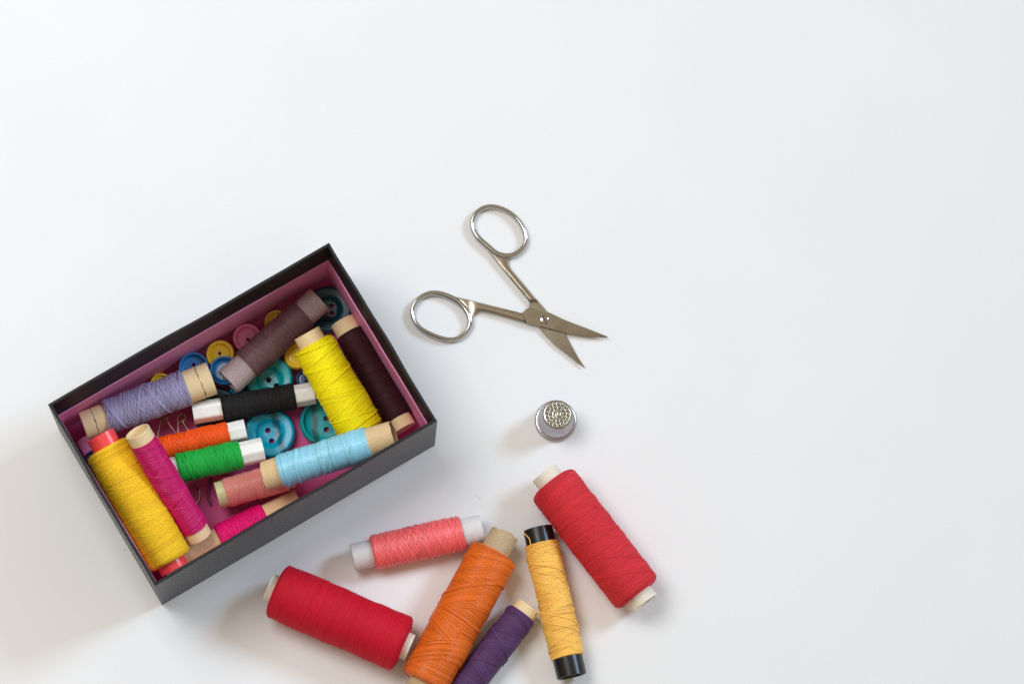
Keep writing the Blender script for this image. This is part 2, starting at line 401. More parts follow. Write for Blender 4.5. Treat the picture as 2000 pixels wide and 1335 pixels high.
def spool(name, label, A, B, t0, t1, rt, rw, tmat, wmat, layers, wall=1.0, srad=0.16, bulge=0.0, shoulder=1.6,
          polyg=None, rim_noise=0.0, fuzz=0, group='spools of thread', lumps=0.12, extra=None, under=0.3):
    """A, B tube ends as (px, py, z mm); t0, t1 pixels where the winding starts and ends on the axis; radii in mm"""
    a, b = at(*A), at(*B); L = np.linalg.norm(b - a); X = (b - a) / L
    pa, pb = np.array(A[:2], float), np.array(B[:2], float); dd = (pb - pa) @ (pb - pa)
    s0, s1 = [float((np.array(t, float) - pa) @ (pb - pa) / dd * L) for t in (t0, t1)]
    Y = np.cross([0, 0, 1], X); Y /= np.linalg.norm(Y); Zz = np.cross(X, Y)
    o = (a + b) / 2 - Zz * max(rw)
    mt = Matrix([[X[i], Y[i], Zz[i], o[i] * S] for i in range(3)] + [[0, 0, 0, 1]])
    e = empty(name, label, 'thread spool', group, mt)
    off = np.array([-L / 2, 0, max(rw)])
    SPOOLS.append((name, wmat, a + X * s0, a + X * s1, max(rw), a, b, max(rt)))
    rtf = lambda s: rt[0] + (rt[1] - rt[0]) * np.clip(s / L, 0, 1)
    # core tube
    ch = 0.18
    ss = np.linspace(ch, L - ch, 14)
    prof = [(0.0, rt[0] - ch)] + [(q, rtf(q)) for q in ss] + [(L, rt[1] - ch)] + [(L, rt[1] - wall + ch * .6), (L - ch, rt[1] - wall)] + [(ch, rt[0] - wall), (0, rt[0] - wall + ch * .6)]
    n = 60
    V, F = lathe(prof, n, hexfun(*polyg) if polyg else None, closed=True)
    if rim_noise:
        ph = np.arctan2(V[:, 2], V[:, 1])
        for endx, sg in ((0, 1), (L, -1)):
            wgt = np.exp(-np.abs(V[:, 0] - endx) / 2.0)
            kk = rng.uniform(0, 6, 4)
            V[:, 0] += sg * wgt * rim_noise * (np.sin(2 * ph + kk[0]) + 0.6 * np.sin(5 * ph + kk[1]) + 0.5 * np.sin(9 * ph + kk[2]))
            sc = 1 + wgt * 0.02 * np.sin(2 * ph + kk[3]); V[:, 1] *= sc; V[:, 2] *= sc
    core = mesh_obj('tube', V + off, F, tmat, e)
    core.data.set_sharp_from_angle(angle=math.radians(35)) if hasattr(core.data, 'set_sharp_from_angle') else None
    # winding surface
    lw = s1 - s0
    lk = rng.uniform(0, 6.28, 5)
    def base_r(s):
        u = np.clip((s - s0) / lw, 0, 1)
        r = rw[0] + (rw[1] - rw[0]) * u + bulge * np.sin(np.pi * u)
        r = r + lumps * (np.sin(u * 9 + lk[0]) + 0.6 * np.sin(u * 23 + lk[1]) + 0.4 * np.sin(u * 41 + lk[2])) * 0.5
        dist = np.clip(np.minimum(s - s0, s1 - s) / shoulder, 0, 1)
        f = np.sqrt(np.clip(1 - (1 - dist) ** 2, 0, 1))
        t = rtf(s) + 0.05
        inside = (s >= s0) & (s <= s1)
        return np.where(inside, t + (r - t) * f, t)
    ssz = np.concatenate([s0 + shoulder * (1 - np.cos(np.linspace(0, np.pi / 2, 8))), np.linspace(s0 + shoulder, s1 - shoulder, 40)[1:-1], s1 - shoulder * (1 - np.cos(np.linspace(np.pi / 2, 0, 8)))])
    V, F = lathe(np.stack([ssz, base_r(ssz) - srad * 0.55], 1), 56)
    parts = [(V, F, np.full(len(V), under))]  # body coloured darker than its strands, painting shade into the gaps
    SEG = 44
    for ly in layers:
        kind = ly[0]
        if kind == 'dense':                                   # close winding: pitch, tilt amplitude, phase, jitter
            _, pitch, amp, phs, jit = ly[:5]; ln_ = ly[5] if len(ly) > 5 else 0.035
            N = int(lw / pitch); m = N * SEG
            ph = np.linspace(0, N * 2 * np.pi, m)
            u = np.linspace(0, 1, m)
            s = s0 + 0.15 + (lw - 0.3) * u
            env = np.clip(np.minimum(s - s0, s1 - s) / (abs(amp) + 2.0), 0, 1)
            s = s + amp * env * np.sin(ph + phs + 1.5 * np.sin(u * 5 + phs)) + sm_noise(m, SEG * 0.7, jit) * env
            s = np.clip(s, s0 + 0.05, s1 - 0.05)
            lift = sm_noise(m, SEG * 1.3, ln_)
            parts.append(wound(ph, s, base_r, srad, lift, 0.5 + sm_noise(m, SEG, 0.17)))
        elif kind == 'zig':                                   # traverse winding: strokes, turns per stroke, lift, reach
            _, strokes, turns, lft, reach = ly[:5]
            N = strokes * turns; m = int(N * SEG)
            ph = np.linspace(0, N * 2 * np.pi, m) + rng.uniform(0, 6)
            x = np.linspace(0, strokes, m); tri = np.abs(((x) % 2) - 1)
            tri = 0.5 - 0.5 * np.cos(np.pi * tri) * 0.35 - 0.5 * (1 - 2 * tri) * 0.65
            lo = s0 + 0.4 + np.interp(x, np.arange(strokes + 2), rng.uniform(0, reach, strokes + 2))
            hi = s1 - 0.4 - np.interp(x, np.arange(strokes + 2), rng.uniform(0, reach, strokes + 2))
            s = lo + (hi - lo) * tri + sm_noise(m, SEG * 0.8, ly[5] if len(ly) > 5 else 0.25)
            s = np.clip(s, s0 + 0.1, s1 - 0.1)
            lift = lft + np.linspace(0, 0.15, m) + sm_noise(m, SEG, 0.03)
            parts.append(wound(ph, s, base_r, srad, lift, 0.55 + sm_noise(m, SEG, 0.2)))
        elif kind == 'band':                                  # a band of parallel turns: centre 0..1, count, spacing, tilt, phase, lift
            _, cen, cnt, spc, amp, phs, lft = ly
            for q in range(cnt):
                m = SEG + 8
                ph = np.linspace(0, 2 * np.pi * (m - 1) / (SEG - 1), m)
                k = (q - cnt / 2) * spc * rng.uniform(0.9, 1.1)
                s = s0 + cen * lw + k + amp * np.sin(ph + phs) + rng.normal(0, 0.12) + spc * ph / 6.28
                s = np.clip(s, s0 + 0.2, s1 - 0.2)
                parts.append(wound(ph, s, base_r, srad, np.full(m, lft) + rng.uniform(-.03, .05), np.full(m, rng.uniform(0.3, 0.85))))
        elif kind == 'loop':                                  # single turn that may leave the winding: position mm from s0 (or from s1 if negative), tilt, phase, lift
            _, pos, amp, phs, lft = ly
            m = 70; ph = np.linspace(0, 2 * np.pi * 1.02, m)
            s = (s0 + pos if pos >= 0 else s1 + pos) + amp * np.sin(ph + phs)
            s = np.clip(s, 0.8, L - 0.8)
            parts.append(wound(ph, s, base_r, srad, np.full(m, lft), np.full(m, 0.7)))
    if fuzz:
        k = fuzz * 3
        ph = rng.uniform(0, 2 * np.pi, k); s = rng.uniform(s0 + .4, s1 - .4, k)
        r = base_r(s) + srad * 0.6
        nrm = np.stack([np.zeros(k), np.cos(ph), np.sin(ph)], 1)
        p = nrm * r[:, None]; p[:, 0] = s
        tg = np.stack([rng.normal(0, 0.6, k), -np.sin(ph), np.cos(ph)], 1)
        ln = rng.gamma(3.0, 0.33, k)[:, None]; wd = 0.024
        side = np.cross(nrm, tg)
        q0, q1, q2 = p, p + tg * ln * 0.4 + nrm * ln * 0.18, p + tg * ln * 0.8 + nrm * ln * rng.uniform(0.1, 0.45, k)[:, None]
        V = np.stack([q0 - side * wd, q0 + side * wd, q1 - side * wd, q1 + side * wd, q2 - side * wd * .5, q2 + side * wd * .5], 1).reshape(-1, 3)
        b0 = np.arange(k)[:, None] * 6
        F = np.concatenate([b0 + np.array([0, 1, 3, 2]), b0 + np.array([2, 3, 5, 4])], 0)
        parts.append((V, F, np.full(len(V), 0.8)))
    V, F, Aa = merge(parts)
    mesh_obj('wound_thread', V + off, F, wmat, e, attr=Aa)
    info = dict(e=e, off=off, s0=s0, s1=s1, L=L, rtf=rtf, base_r=base_r, inv=mt.inverted())
    if extra: extra(info)
    return info

def loose(info, pts, mat, rad=0.16, name='loose_thread'):
    """thread through world points (mm) as a part of a spool"""
    P = crom(np.array(pts), 8)
    P = P + np.stack([sm_noise(len(P), 5, 0.08) for _ in range(3)], 1)
    Q = np.array([info['inv'] @ Vector(p * S) for p in P]) / S
    V, F = tube(Q, rad, 5)
    return mesh_obj(name, V, F, mat, info['e'], attr=np.full(len(V), 0.6))

def ring_mark(info, s, rad=0.02, width=0.55, mat='ink'):
    n = 90; r0 = float(info['rtf'](s)) + 0.03
    ph = np.arange(n) * 2 * np.pi / n
    wob = 0.25 * np.sin(2 * ph + s) + 0.1 * np.sin(11 * ph)
    wd = width * (0.5 + 0.35 * np.sin(7 * ph + s) * np.sin(3 * ph)) / 2
    V = []
    for sg in (-1, 1):
        V.append(np.stack([s + wob + sg * wd, r0 * np.cos(ph), r0 * np.sin(ph)], 1))
    V = np.vstack(V); j = np.arange(n); j2 = (j + 1) % n
    F = np.stack([j, j2, n + j2, n + j], 1)
    mesh_obj('ink_line', V + info['off'], F, mat, info['e'])

OUT = 'spools lying on the white table'
INB = 'spools inside the box'
Z = lambda r: r + 0.25      # a spool that rests on its winding
# --- on the table
spool('thread_spool', 'thick crimson spool on white table, below the box', (524, 1145, Z(12.0)), (801.5, 1264, Z(12.0)), (537, 1150.5), (790, 1259),
      (5.9, 5.9), (11.9, 12.0), 'white_card', 'crimson',
      [('dense', 0.27, 0.4, 0, 0.09, 0.012), ('band', .3, 3, .3, 2.0, 1, .1), ('band', .52, 2, .4, 1.2, 2, .1), ('band', .75, 2, .5, 1.0, 4, .1), ('zig', 2, 9, .03, 2)],
      srad=0.15, under=0.35, fuzz=1900, group=OUT, shoulder=2.2, lumps=0.3, rim_noise=0.06)
spool('thread_spool', 'small shiny coral spool on a frosted white plastic tube', (688.5, 1088, Z(7.1)), (941.5, 1031, Z(7.1)), (727, 1079.5), (904, 1039.5),
      (5.9, 5.9), (6.9, 6.9), 'frosted', 'coral',
      [('dense', 0.42, 0.6, 0, 0.1), ('zig', 34, 1.968, .12, 0.8, .05), ('zig', 9, 2.6, .35, 1.0)],
      srad=0.29, under=0.15, group=OUT, shoulder=0.9, bulge=0.25, wall=0.9,
      extra=lambda i: loose(i, [at(733, 1053, 13.6), at(724, 1053.5, 13.4), at(717, 1051, 13.5), at(710, 1049, 14.4)], 'coral', 0.14))
spool('thread_spool', 'large shiny orange spool with a ragged brown card tube', (986, 1041, Z(10.6)), (806, 1372, Z(10.6)), (966, 1078), (827, 1334),
      (6.3, 6.3), (10.4, 10.3), 'grey_kraft', 'orange',
      [('dense', 0.45, 0.8, 0, 0.12), ('band', .18, 18, .46, 5.0, 4.4, .10), ('band', .42, 24, .5, 7.0, 4.2, .2), ('band', .62, 15, .46, -4.0, 4.4, .28), ('band', .80, 20, .5, 6.0, 4.3, .34),
       ('band', .50, 3, .3, 1.5, 1.0, .5), ('band', .30, 4, .35, 8, 4.5, .42), ('band', .08, 6, .35, 3, 4.3, .25)],
      srad=0.23, group=OUT, shoulder=2.2, lumps=0.2, rim_noise=0.35, fuzz=250)
spool('thread_spool', 'slim purple spool on a pale card tube at the bottom edge', (1031, 1183, Z(6.7)), (883, 1376, Z(6.7)), (1020, 1198), (903, 1357.5),
      (5.3, 5.3), (6.6, 6.5), 'pale_card', 'purple',
      [('dense', 0.45, 0.5, 0, 0.1), ('band', .15, 10, .48, 3.0, 4.3, .1), ('band', .42, 14, .48, 4.6, 4.3, .15), ('band', .65, 11, .48, -3.0, 4.4, .2), ('zig', 5, 3, .3, 2)],
      srad=0.23, group=OUT, shoulder=1.3, lumps=0.2, fuzz=350)

def gold_extra(i):
    a, b = at(1022, 1037, 12.5), at(1037, 1063, 13.2)
    loose(i, [at(1021.5, 1036, 11.2), at(1025, 1043, 12.0), at(1031, 1047, 12.9), at(1035, 1055, 13.4), at(1037, 1066, 13.9)], 'gold', 0.2)
    loose(i, [at(1057, 1196, 14.1), at(1049, 1195, 12.6), at(1042, 1189, 11.4), at(1037, 1197, 10.2), at(1043, 1206, 8), at(1052, 1200, 9)], 'gold', 0.17)
    loose(i, [at(1028, 1183, 12.0), at(1036, 1175, 12.3), at(1046, 1171, 12.0), at(1052, 1170, 11.2)], 'gold', 0.11)
spool('thread_spool', 'golden yellow spool on a black plastic tube, beside the salmon red spool', (1050, 1031, Z(7.2)), (1117, 1320, Z(7.2)), (1057, 1061), (1108.5, 1283),
      (6.4, 6.4), (7.05, 7.0), 'black_plastic', 'gold',
      [('dense', 0.42, 0.5, 0, 0.1), ('band', .15, 10, .46, 2.2, 1.2, .08), ('band', .38, 15, .46, 4.5, 1.4, .14), ('band', .58, 11, .46, -3.5, 1.2, .2), ('band', .60, 4, .45, 1.2, 0.4, .45), ('band', .85, 12, .46, 3.4, 1.2, .2), ('zig', 5, 2.4, .3, 2)],
      srad=0.22, group=OUT, shoulder=1.0, lumps=0.3, wall=0.9, extra=gold_extra)
spool('thread_spool', 'thick salmon red spool on a white card tube, nearest the thimble', (1062.5, 923, Z(11.1)), (1260, 1177.5, Z(11.1)), (1076.5, 941), (1247, 1161),
      (6.2, 6.2), (10.9, 11.1), 'white_card', 'red',
      [('dense', 0.27, 0.6, 0, 0.09, 0.012), ('zig', 9, 1.4, .12, 3), ('band', .12, 14, .3, 3.0, 4.4, .1), ('band', .5, 3, .3, 3, 2, .1), ('band', .8, 8, .3, 4, 1.6, .1)],
      srad=0.15, under=0.35, fuzz=1300, group=OUT, shoulder=2.4, lumps=0.12, rim_noise=0.08)
# --- in the box, lowest first
spool('thread_spool', 'pale pink tube end of a mostly hidden spool in the box corner', (170, 853, 8.6), (283, 1036, 8.6), (186, 879), (270, 1015),
      (5.2, 5.2), (6.3, 6.3), 'pink_plastic', 'navy', [('dense', 0.36, 0.5, 0, 0.1)], srad=0.18, group=INB)
spool('thread_spool', 'maroon spool on a tan card tube along the right inner wall', (668.5, 626.5, 11), (789.5, 837.5, 11), (682, 650), (778, 817),
      (5.5, 5.5), (6.1, 6.3), 'pale_card', 'maroon',
      [('dense', 0.32, 0.6, 0, 0.1), ('zig', 5, 3, .08, 2)], srad=0.16, group=INB, shoulder=1.4, fuzz=300, lumps=0.25)
spool('thread_spool', 'mauve brown spool with a lilac stained tube, lying across buttons', (446, 746, 16.4), (623, 585, 16.4), (481, 714), (592, 613),
      (6.3, 6.1), (6.9, 6.9), 'grey_card', 'mauve',
      [('dense', 0.30, 0.6, 0, 0.1), ('band', .2, 16, .3, 3.0, 4.6, .1), ('band', .45, 20, .3, -4.0, 4.6, .14), ('zig', 3, 4, .2, 2), ('loop', -0.5, 2.5, 2.0, .25), ('loop', -0.3, 3.2, 2.3, .3)],
      srad=0.14, group=INB, shoulder=1.2, rim_noise=0.12, lumps=0.25)
spool('thread_spool', 'cerise spool with gaps in its thread, on a long kraft tube', (318, 1109, 8.6), (585, 978, 8.6), (428, 1055), (521, 1009.5),
      (5.7, 5.7), (6.1, 6.1), 'kraft', 'cerise',
      [('zig', 22, 1.96, .0, 0.8, .1), ('zig', 12, 3.3, .25, 1.0)], srad=0.3, group=INB, shoulder=0.8, rim_noise=0.1, bulge=0.2, fuzz=60)
spool('thread_spool', 'glossy rose pink spool with an olive tube, partly under the blue one', (424, 967, 15), (572, 925, 15), (441, 962), (560, 928.5),
      (5.7, 5.7), (6.2, 6.3), 'olive', 'rose',
      [('dense', 0.27, 0.3, 0, 0.06, 0.01), ('zig', 3, 1.6, .1, 1), ('loop', -9, 2.5, 1, .2), ('loop', -10.5, 3, 1.2, .2), ('loop', 1, 1.5, 4.6, .1), ('loop', .6, 1.4, 4.9, .1)], srad=0.16, group=INB, shoulder=0.8, wall=0.7)
HX = (6, 0.35, 1.09)
spool('thread_spool', 'small vermilion orange spool with a white square tube end', (300, 879, 14), (480, 838, 14), (312, 876.5), (448, 845.5),
      (4.1, 4.1), (4.75, 4.75), 'white_plastic', 'vermilion',
      [('dense', 0.52, 0.6, 0, 0.12), ('zig', 14, 2.46, .1, 1.5)], srad=0.26, group=INB, shoulder=0.7, polyg=(6, 0.1, 1.1), fuzz=500, lumps=0.2)
spool('thread_spool', 'bright green spool with a white plastic tube, under the magenta one', (330, 918, 20), (514, 877, 18), (346, 914.5), (471, 886.5),
      (4.9, 4.9), (5.75, 5.75), 'white_plastic', 'green',
      [('dense', 0.46, 0.9, 0, 0.14), ('zig', 18, 2.47, .08, 1.2, .12), ('band', .3, 7, .55, 2.5, 4.4, .25), ('band', .62, 6, .55, 2.5, 4.2, .25)], srad=0.3, group=INB, shoulder=0.9, polyg=(8, 0.1, 1.07), fuzz=500, lumps=0.25)
spool('thread_spool', 'black thread spool on a white faceted plastic tube', (377, 807, 13), (614.5, 767, 13), (433, 797.5), (577, 773.5),
      (4.35, 4.35), (5.3, 5.3), 'white_plastic', 'black',
      [('dense', 0.52, 0.6, 0, 0.14), ('zig', 16, 2.97, .1, 1.5)], srad=0.26, group=INB, shoulder=0.9, polyg=(6, 0.32, 1.1), fuzz=500, lumps=0.25)
def lav_extra(i):
    ring_mark(i, 5.2); ring_mark(i, i['L'] - 5.2)
    loose(i, [at(368, 728, 24), at(390, 742, 25.4), at(391, 760, 24.0), at(390, 775, 21.4), at(386, 782, 19)], 'lavender', 0.14)
spool('thread_spool', 'lavender spool on a pale card tube with inked rings', (163, 832, 21), (413, 738, 20), (207, 812.5), (364, 755),
      (6.2, 7.2), (7.0, 7.55), 'pale_card', 'lavender',
      [('dense', 0.5, 0.8, 0, 0.15), ('zig', 24, 2.968, .1, 1.5, .1), ('zig', 8, 2, .3, 1.0), ('loop', 1, 3.5, 1, .25), ('loop', .5, 2.8, 1.5, .25)],
      srad=0.25, under=0.08, group=INB, shoulder=0.8, lumps=0.35, extra=lav_extra)
spool('thread_spool', 'lemon yellow spool on a cream card tube beside the maroon one', (599, 650, 33), (713, 853, 24), (610.5, 670.5), (709, 845.5),
      (6.0, 6.0), (8.6, 9.55), 'pale_card', 'lemon',
      [('dense', 0.6, 0.8, 0, 0.06), ('band', .25, 16, .72, 4.0, 4.4, .14), ('band', .55, 11, .72, 3.2, 1.6, .24), ('band', .78, 11, .72, 4.0, 4.5, .26), ('zig', 3, 4, .36, 2)],
      srad=0.36, group=INB, shoulder=1.6, fuzz=700, lumps=0.15)
spool('thread_spool', 'large amber yellow spool on a red plastic tube along the left wall', (195.5, 848.5, 36), (341.5, 1111.5, 25.5), (208.5, 872), (333.5, 1097),
      (6.2, 6.2), (9.8, 9.4), 'red_plastic', 'amber',
      [('dense', 0.32, 0.7, 0, 0.1), ('zig', 6, 2.6, .06, 3), ('band', .2, 14, .32, 2.4, 4.6, .1), ('band', .6, 4, .3, 1.5, 1.5, .15)],
      srad=0.16, group=INB, shoulder=1.8, fuzz=900, lumps=0.15)
spool('thread_spool', 'slim magenta spool leaning beside the amber one, tube end open upward', (268, 842, 48), (390.5, 1048, 20), (279, 860), (380, 1031),
      (5.5, 5.4), (5.75, 5.9), 'pale_card', 'magenta',
      [('dense', 0.32, 0.7, 0, 0.1), ('zig', 9, 3, .06, 2), ('band', .5, 12, .32, 3.0, 1.6, .12)],
      srad=0.15, group=INB, shoulder=0.8, wall=0.6, lumps=0.2)
spool('thread_spool', 'sky blue silk spool on a kraft tube along the front wall', (517.5, 930, 29), (770, 849, 42), (549, 920), (723, 864),
      (6.5, 6.3), (7.0, 7.1), 'kraft', 'sky',
      [('dense', 0.26, 0.3, 0, 0.06, 0.008), ('band', .2, 5, .3, 1.2, 1, .1), ('band', .5, 7, .3, 1.4, 1.5, .1), ('band', .82, 5, .3, 1.4, 1, .1), ('loop', 3, 3, .6, .3), ('loop', 5, 4, .9, .3), ('loop', 9, 2.5, 1.2, .3),
       ('loop', 17, 4, .8, .3), ('loop', 21, 4.5, 1.0, .3), ('loop', 24, 4, 1.3, .3), ('loop', -8, 2, 1, .3), ('loop', 1.6, 1.2, 0, .25)],
      srad=0.14, group=INB, shoulder=1.1, rim_noise=0.15, lumps=0.2)

# ------------------------------------------------------------------ buttons
def button(label, px, py, z, rpx, th, mat, kind, holes, hole_r, tilt=(0, 0), group=None, rotz=0.0):
    r = rpx / 4.55
    c = at(px, py, z)
    if kind == 'dish':      # wide button, raised rim and sunken middle
        prof = lambda q: th * np.interp(q / r, [0, .40, .47, .56, .80, .88, .95, 1.0], [.50, .50, .62, .88, .96, 1.0, .92, .60])
        radii = [0, .2, .40, .44, .47, .51, .56, .68, .80, .84, .88, .92, .95, .98, 1.0]
    elif kind == 'cup':
        prof = lambda q: th * np.interp(q / r, [0, .70, .78, .84, .94, 1.0], [.45, .45, .55, .95, 1.0, .7])
        radii = [0, .25, .5, .70, .74, .78, .81, .84, .89, .94, .97, 1.0]
    else:
        prof = lambda q: th * np.interp(q / r, [0, .62, .70, .78, .93, 1.0], [.80, .80, .74, .98, 1.0, .7])
        radii = [0, .25, .5, .62, .66, .70, .74, .78, .86, .93, .97, 1.0]
    pts, edges = [], []
    n = 64
    hs = [np.array(h) * r for h in holes]
    for h in hs:
        k0 = len(pts)
        for i in range(16):
            pts.append(h + hole_r * np.array([math.cos(i * math.pi / 8), math.sin(i * math.pi / 8)]))
        edges += [(k0 + i, k0 + (i + 1) % 16) for i in range(16)]
    for f in radii[::-1]:
        k0 = len(pts)
        if f == 0:
            if all(np.linalg.norm(h) > hole_r * 1.3 for h in hs): pts.append(np.zeros(2))
            continue
        nn = n if f > 0.45 else 24
        for i in range(nn):
            p = f * r * np.array([math.cos(i * 2 * math.pi / nn), math.sin(i * 2 * math.pi / nn)])
            if all(np.linalg.norm(p - h) > hole_r * 1.25 for h in hs): pts.append(p)
        if f == 1.0: edges += [(k0 + i, k0 + (i + 1) % n) for i in range(n)]
    res = delaunay_2d_cdt([Vector(p) for p in pts], edges, [], 0, 1e-6)
    P = np.array([tuple(v) for v in res[0]])
    T = [f for f in res[2] if all(np.linalg.norm(P[list(f)].mean(0) - h) > hole_r * 0.98 for h in hs)]
    q = np.linalg.norm(P, axis=1)
    top = np.column_stack([P, prof(q)]); bot = np.column_stack([P, 0.18 * th * np.clip((q / r - 0.85) / 0.15, 0, 1)])
    m = len(P)
    cnt = {}
    for f in T:
        for i in range(3):
            a, b = f[i], f[(i + 1) % 3]; cnt[(a, b)] = 1
    F = [tuple(f) for f in T] + [tuple(m + i for i in f[::-1]) for f in T]
    for (a, b) in cnt:
        if (b, a) not in cnt: F.append((b, a, m + a, m + b))
    o = mesh_obj('button', np.vstack([top, bot]), F, mat)
    if hasattr(o.data, 'set_sharp_from_angle'): o.data.set_sharp_from_angle(angle=math.radians(50))
    o.location = c * S; o.rotation_euler = (math.radians(tilt[0]), math.radians(tilt[1]), rotz)
    return tag(o, label, 'button', group or 'buttons in the box')
H4 = [(.16, .16), (-.16, .16), (-.16, -.16), (.16, -.16)]
H2 = [(0, .19), (0, -.19)]
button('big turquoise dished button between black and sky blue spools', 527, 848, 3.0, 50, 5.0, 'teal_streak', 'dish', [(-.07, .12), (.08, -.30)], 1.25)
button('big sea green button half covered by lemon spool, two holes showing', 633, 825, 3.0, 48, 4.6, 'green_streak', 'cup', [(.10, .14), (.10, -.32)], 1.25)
button('sea green dished button right below the mauve brown spool', 527, 743, 6.0, 47, 5.0, 'green_teal', 'dish', [(-.03, .0), (.3, -.25)], 1.25, (4, -3))
button('bright blue flat button edge beneath the mauve tube end', 480, 772, 3.2, 34, 3.0, 'teal', 'flat', H2, 0.9)
button('petrol button under the black spool tube end', 424, 806, 2.6, 48, 4.6, 'dark_teal', 'dish', H2, 1.2)
button('large dark petrol button in the far right box corner', 641, 607, 3.0, 47, 4.8, 'dark_teal', 'dish', H4, 1.2)
YB = 'yellow buttons in the box'; BB = 'blue buttons in the box'
button('yellow button with a dark hole, touching two blue buttons', 431, 692, 9.0, 28, 3.2, 'yellow_button', 'flat', [(-.03, .08)], 0.75, (12, -4), YB)
button('yellow button behind the middle of the mauve brown spool', 541, 630, 5.0, 25, 3.0, 'yellow_button', 'flat', H2, 0.7, (8, 0), YB)
button('yellow button beside the top of the lemon spool', 580, 697, 8.5, 26, 3.2, 'yellow_button', 'flat', [(-.08, .0)], 0.75, (-2, 5), YB)
button('yellow button edge behind the lavender spool', 315, 751, 6.0, 22, 3.0, 'yellow_button', 'flat', H2, 0.7, (6, 0), YB)
button('pink button beside the far wall and mauve brown spool', 482, 661, 6.5, 29, 3.4, 'pink_button', 'flat', [(.05, -.1)], 0.8, (6, 6))
button('blue button behind the right end of the lavender tube', 378, 718, 8.5, 30, 3.4, 'blue_button', 'cup', H2, 0.8, (6, 4), BB)
button('blue cup shaped button beside the lilac stained tube end', 440, 725, 10.0, 29, 4.0, 'blue_button', 'cup', H2, 0.8, (4, -8), BB)
button('dark navy button between black spool and lemon spool', 598, 742, 3.2, 21, 3.0, 'navy_button', 'flat', H2, 0.7, (0, 0), BB)

# ------------------------------------------------------------------ pins in the box
def pin(name, label, paths, mat, rad, cat, clasp=None):
    o0 = np.mean([p for q in paths for p in q], axis=0); o0[2] = 2.2
    e = empty(name, label, cat, None, Matrix.Translation(Vector(o0 * S)))
    for nm, P, r in [('wire', p, rad) for p in paths]:
        V, F = tube(crom(np.array(P) - o0, 10), r, 8); mesh_obj(nm, V, F, mat, e)
    if clasp is not None:
        c0, c1 = [at(*c) - o0 for c in clasp]
        P = np.linspace(c0, c1, 8)
        V, F = tube(P, [0.2, 1.0, 1.5, 1.7, 1.7, 1.6, 1.3, 0.3], 12, flat=0.6); mesh_obj('clasp', V, F, mat, e)
    return e
def coil_path(cx, cy, z, r, leg1, leg2):
    c = at(cx, cy, z); P = [at(*leg1, z)]
    for k in range(15):
        a = math.radians(200 - 45 * k)
        P.append(c + np.array([r * math.cos(a), r * math.sin(a), 0.12 * k]))
    P.append(at(*leg2, z + 1.2)); return P
pin('safety_pin', 'brass safety pin with its coil showing beside black spool end', [coil_path(355, 817, 9.5, 1.7, (348, 868), (381, 862))], 'brass', 0.27, 'safety pin', ((347, 862, 9.5), (382, 872, 9.5)))
pin('safety_pin', 'brass safety pin lying beneath the lavender spool', [coil_path(322, 812, 8.0, 1.7, (307, 856), (352, 858))], 'brass', 0.27, 'safety pin', ((308, 866, 8), (352, 864, 8)))
pin('hair_pin', 'thin black wire hairpin on the pink box floor', [[at(410, 930, 3.4), at(408, 950, 3.4), at(404, 964, 3.4), at(405, 973, 3.4), at(410, 985, 3.4), at(412.5, 983, 3.4), at(409.5, 974, 3.4), at(408.5, 965, 3.4), at(412, 950, 3.4), at(414, 930, 3.4)]], 'dark_wire', 0.2, 'hairpin')
pin('hook', 'dull brass wire hook half hidden behind the magenta spool', [[at(374, 946, 4), at(385, 950, 4), at(390, 962, 4), at(389, 974, 4), at(383, 984, 4)]], 'brass', 0.35, 'wire hook')

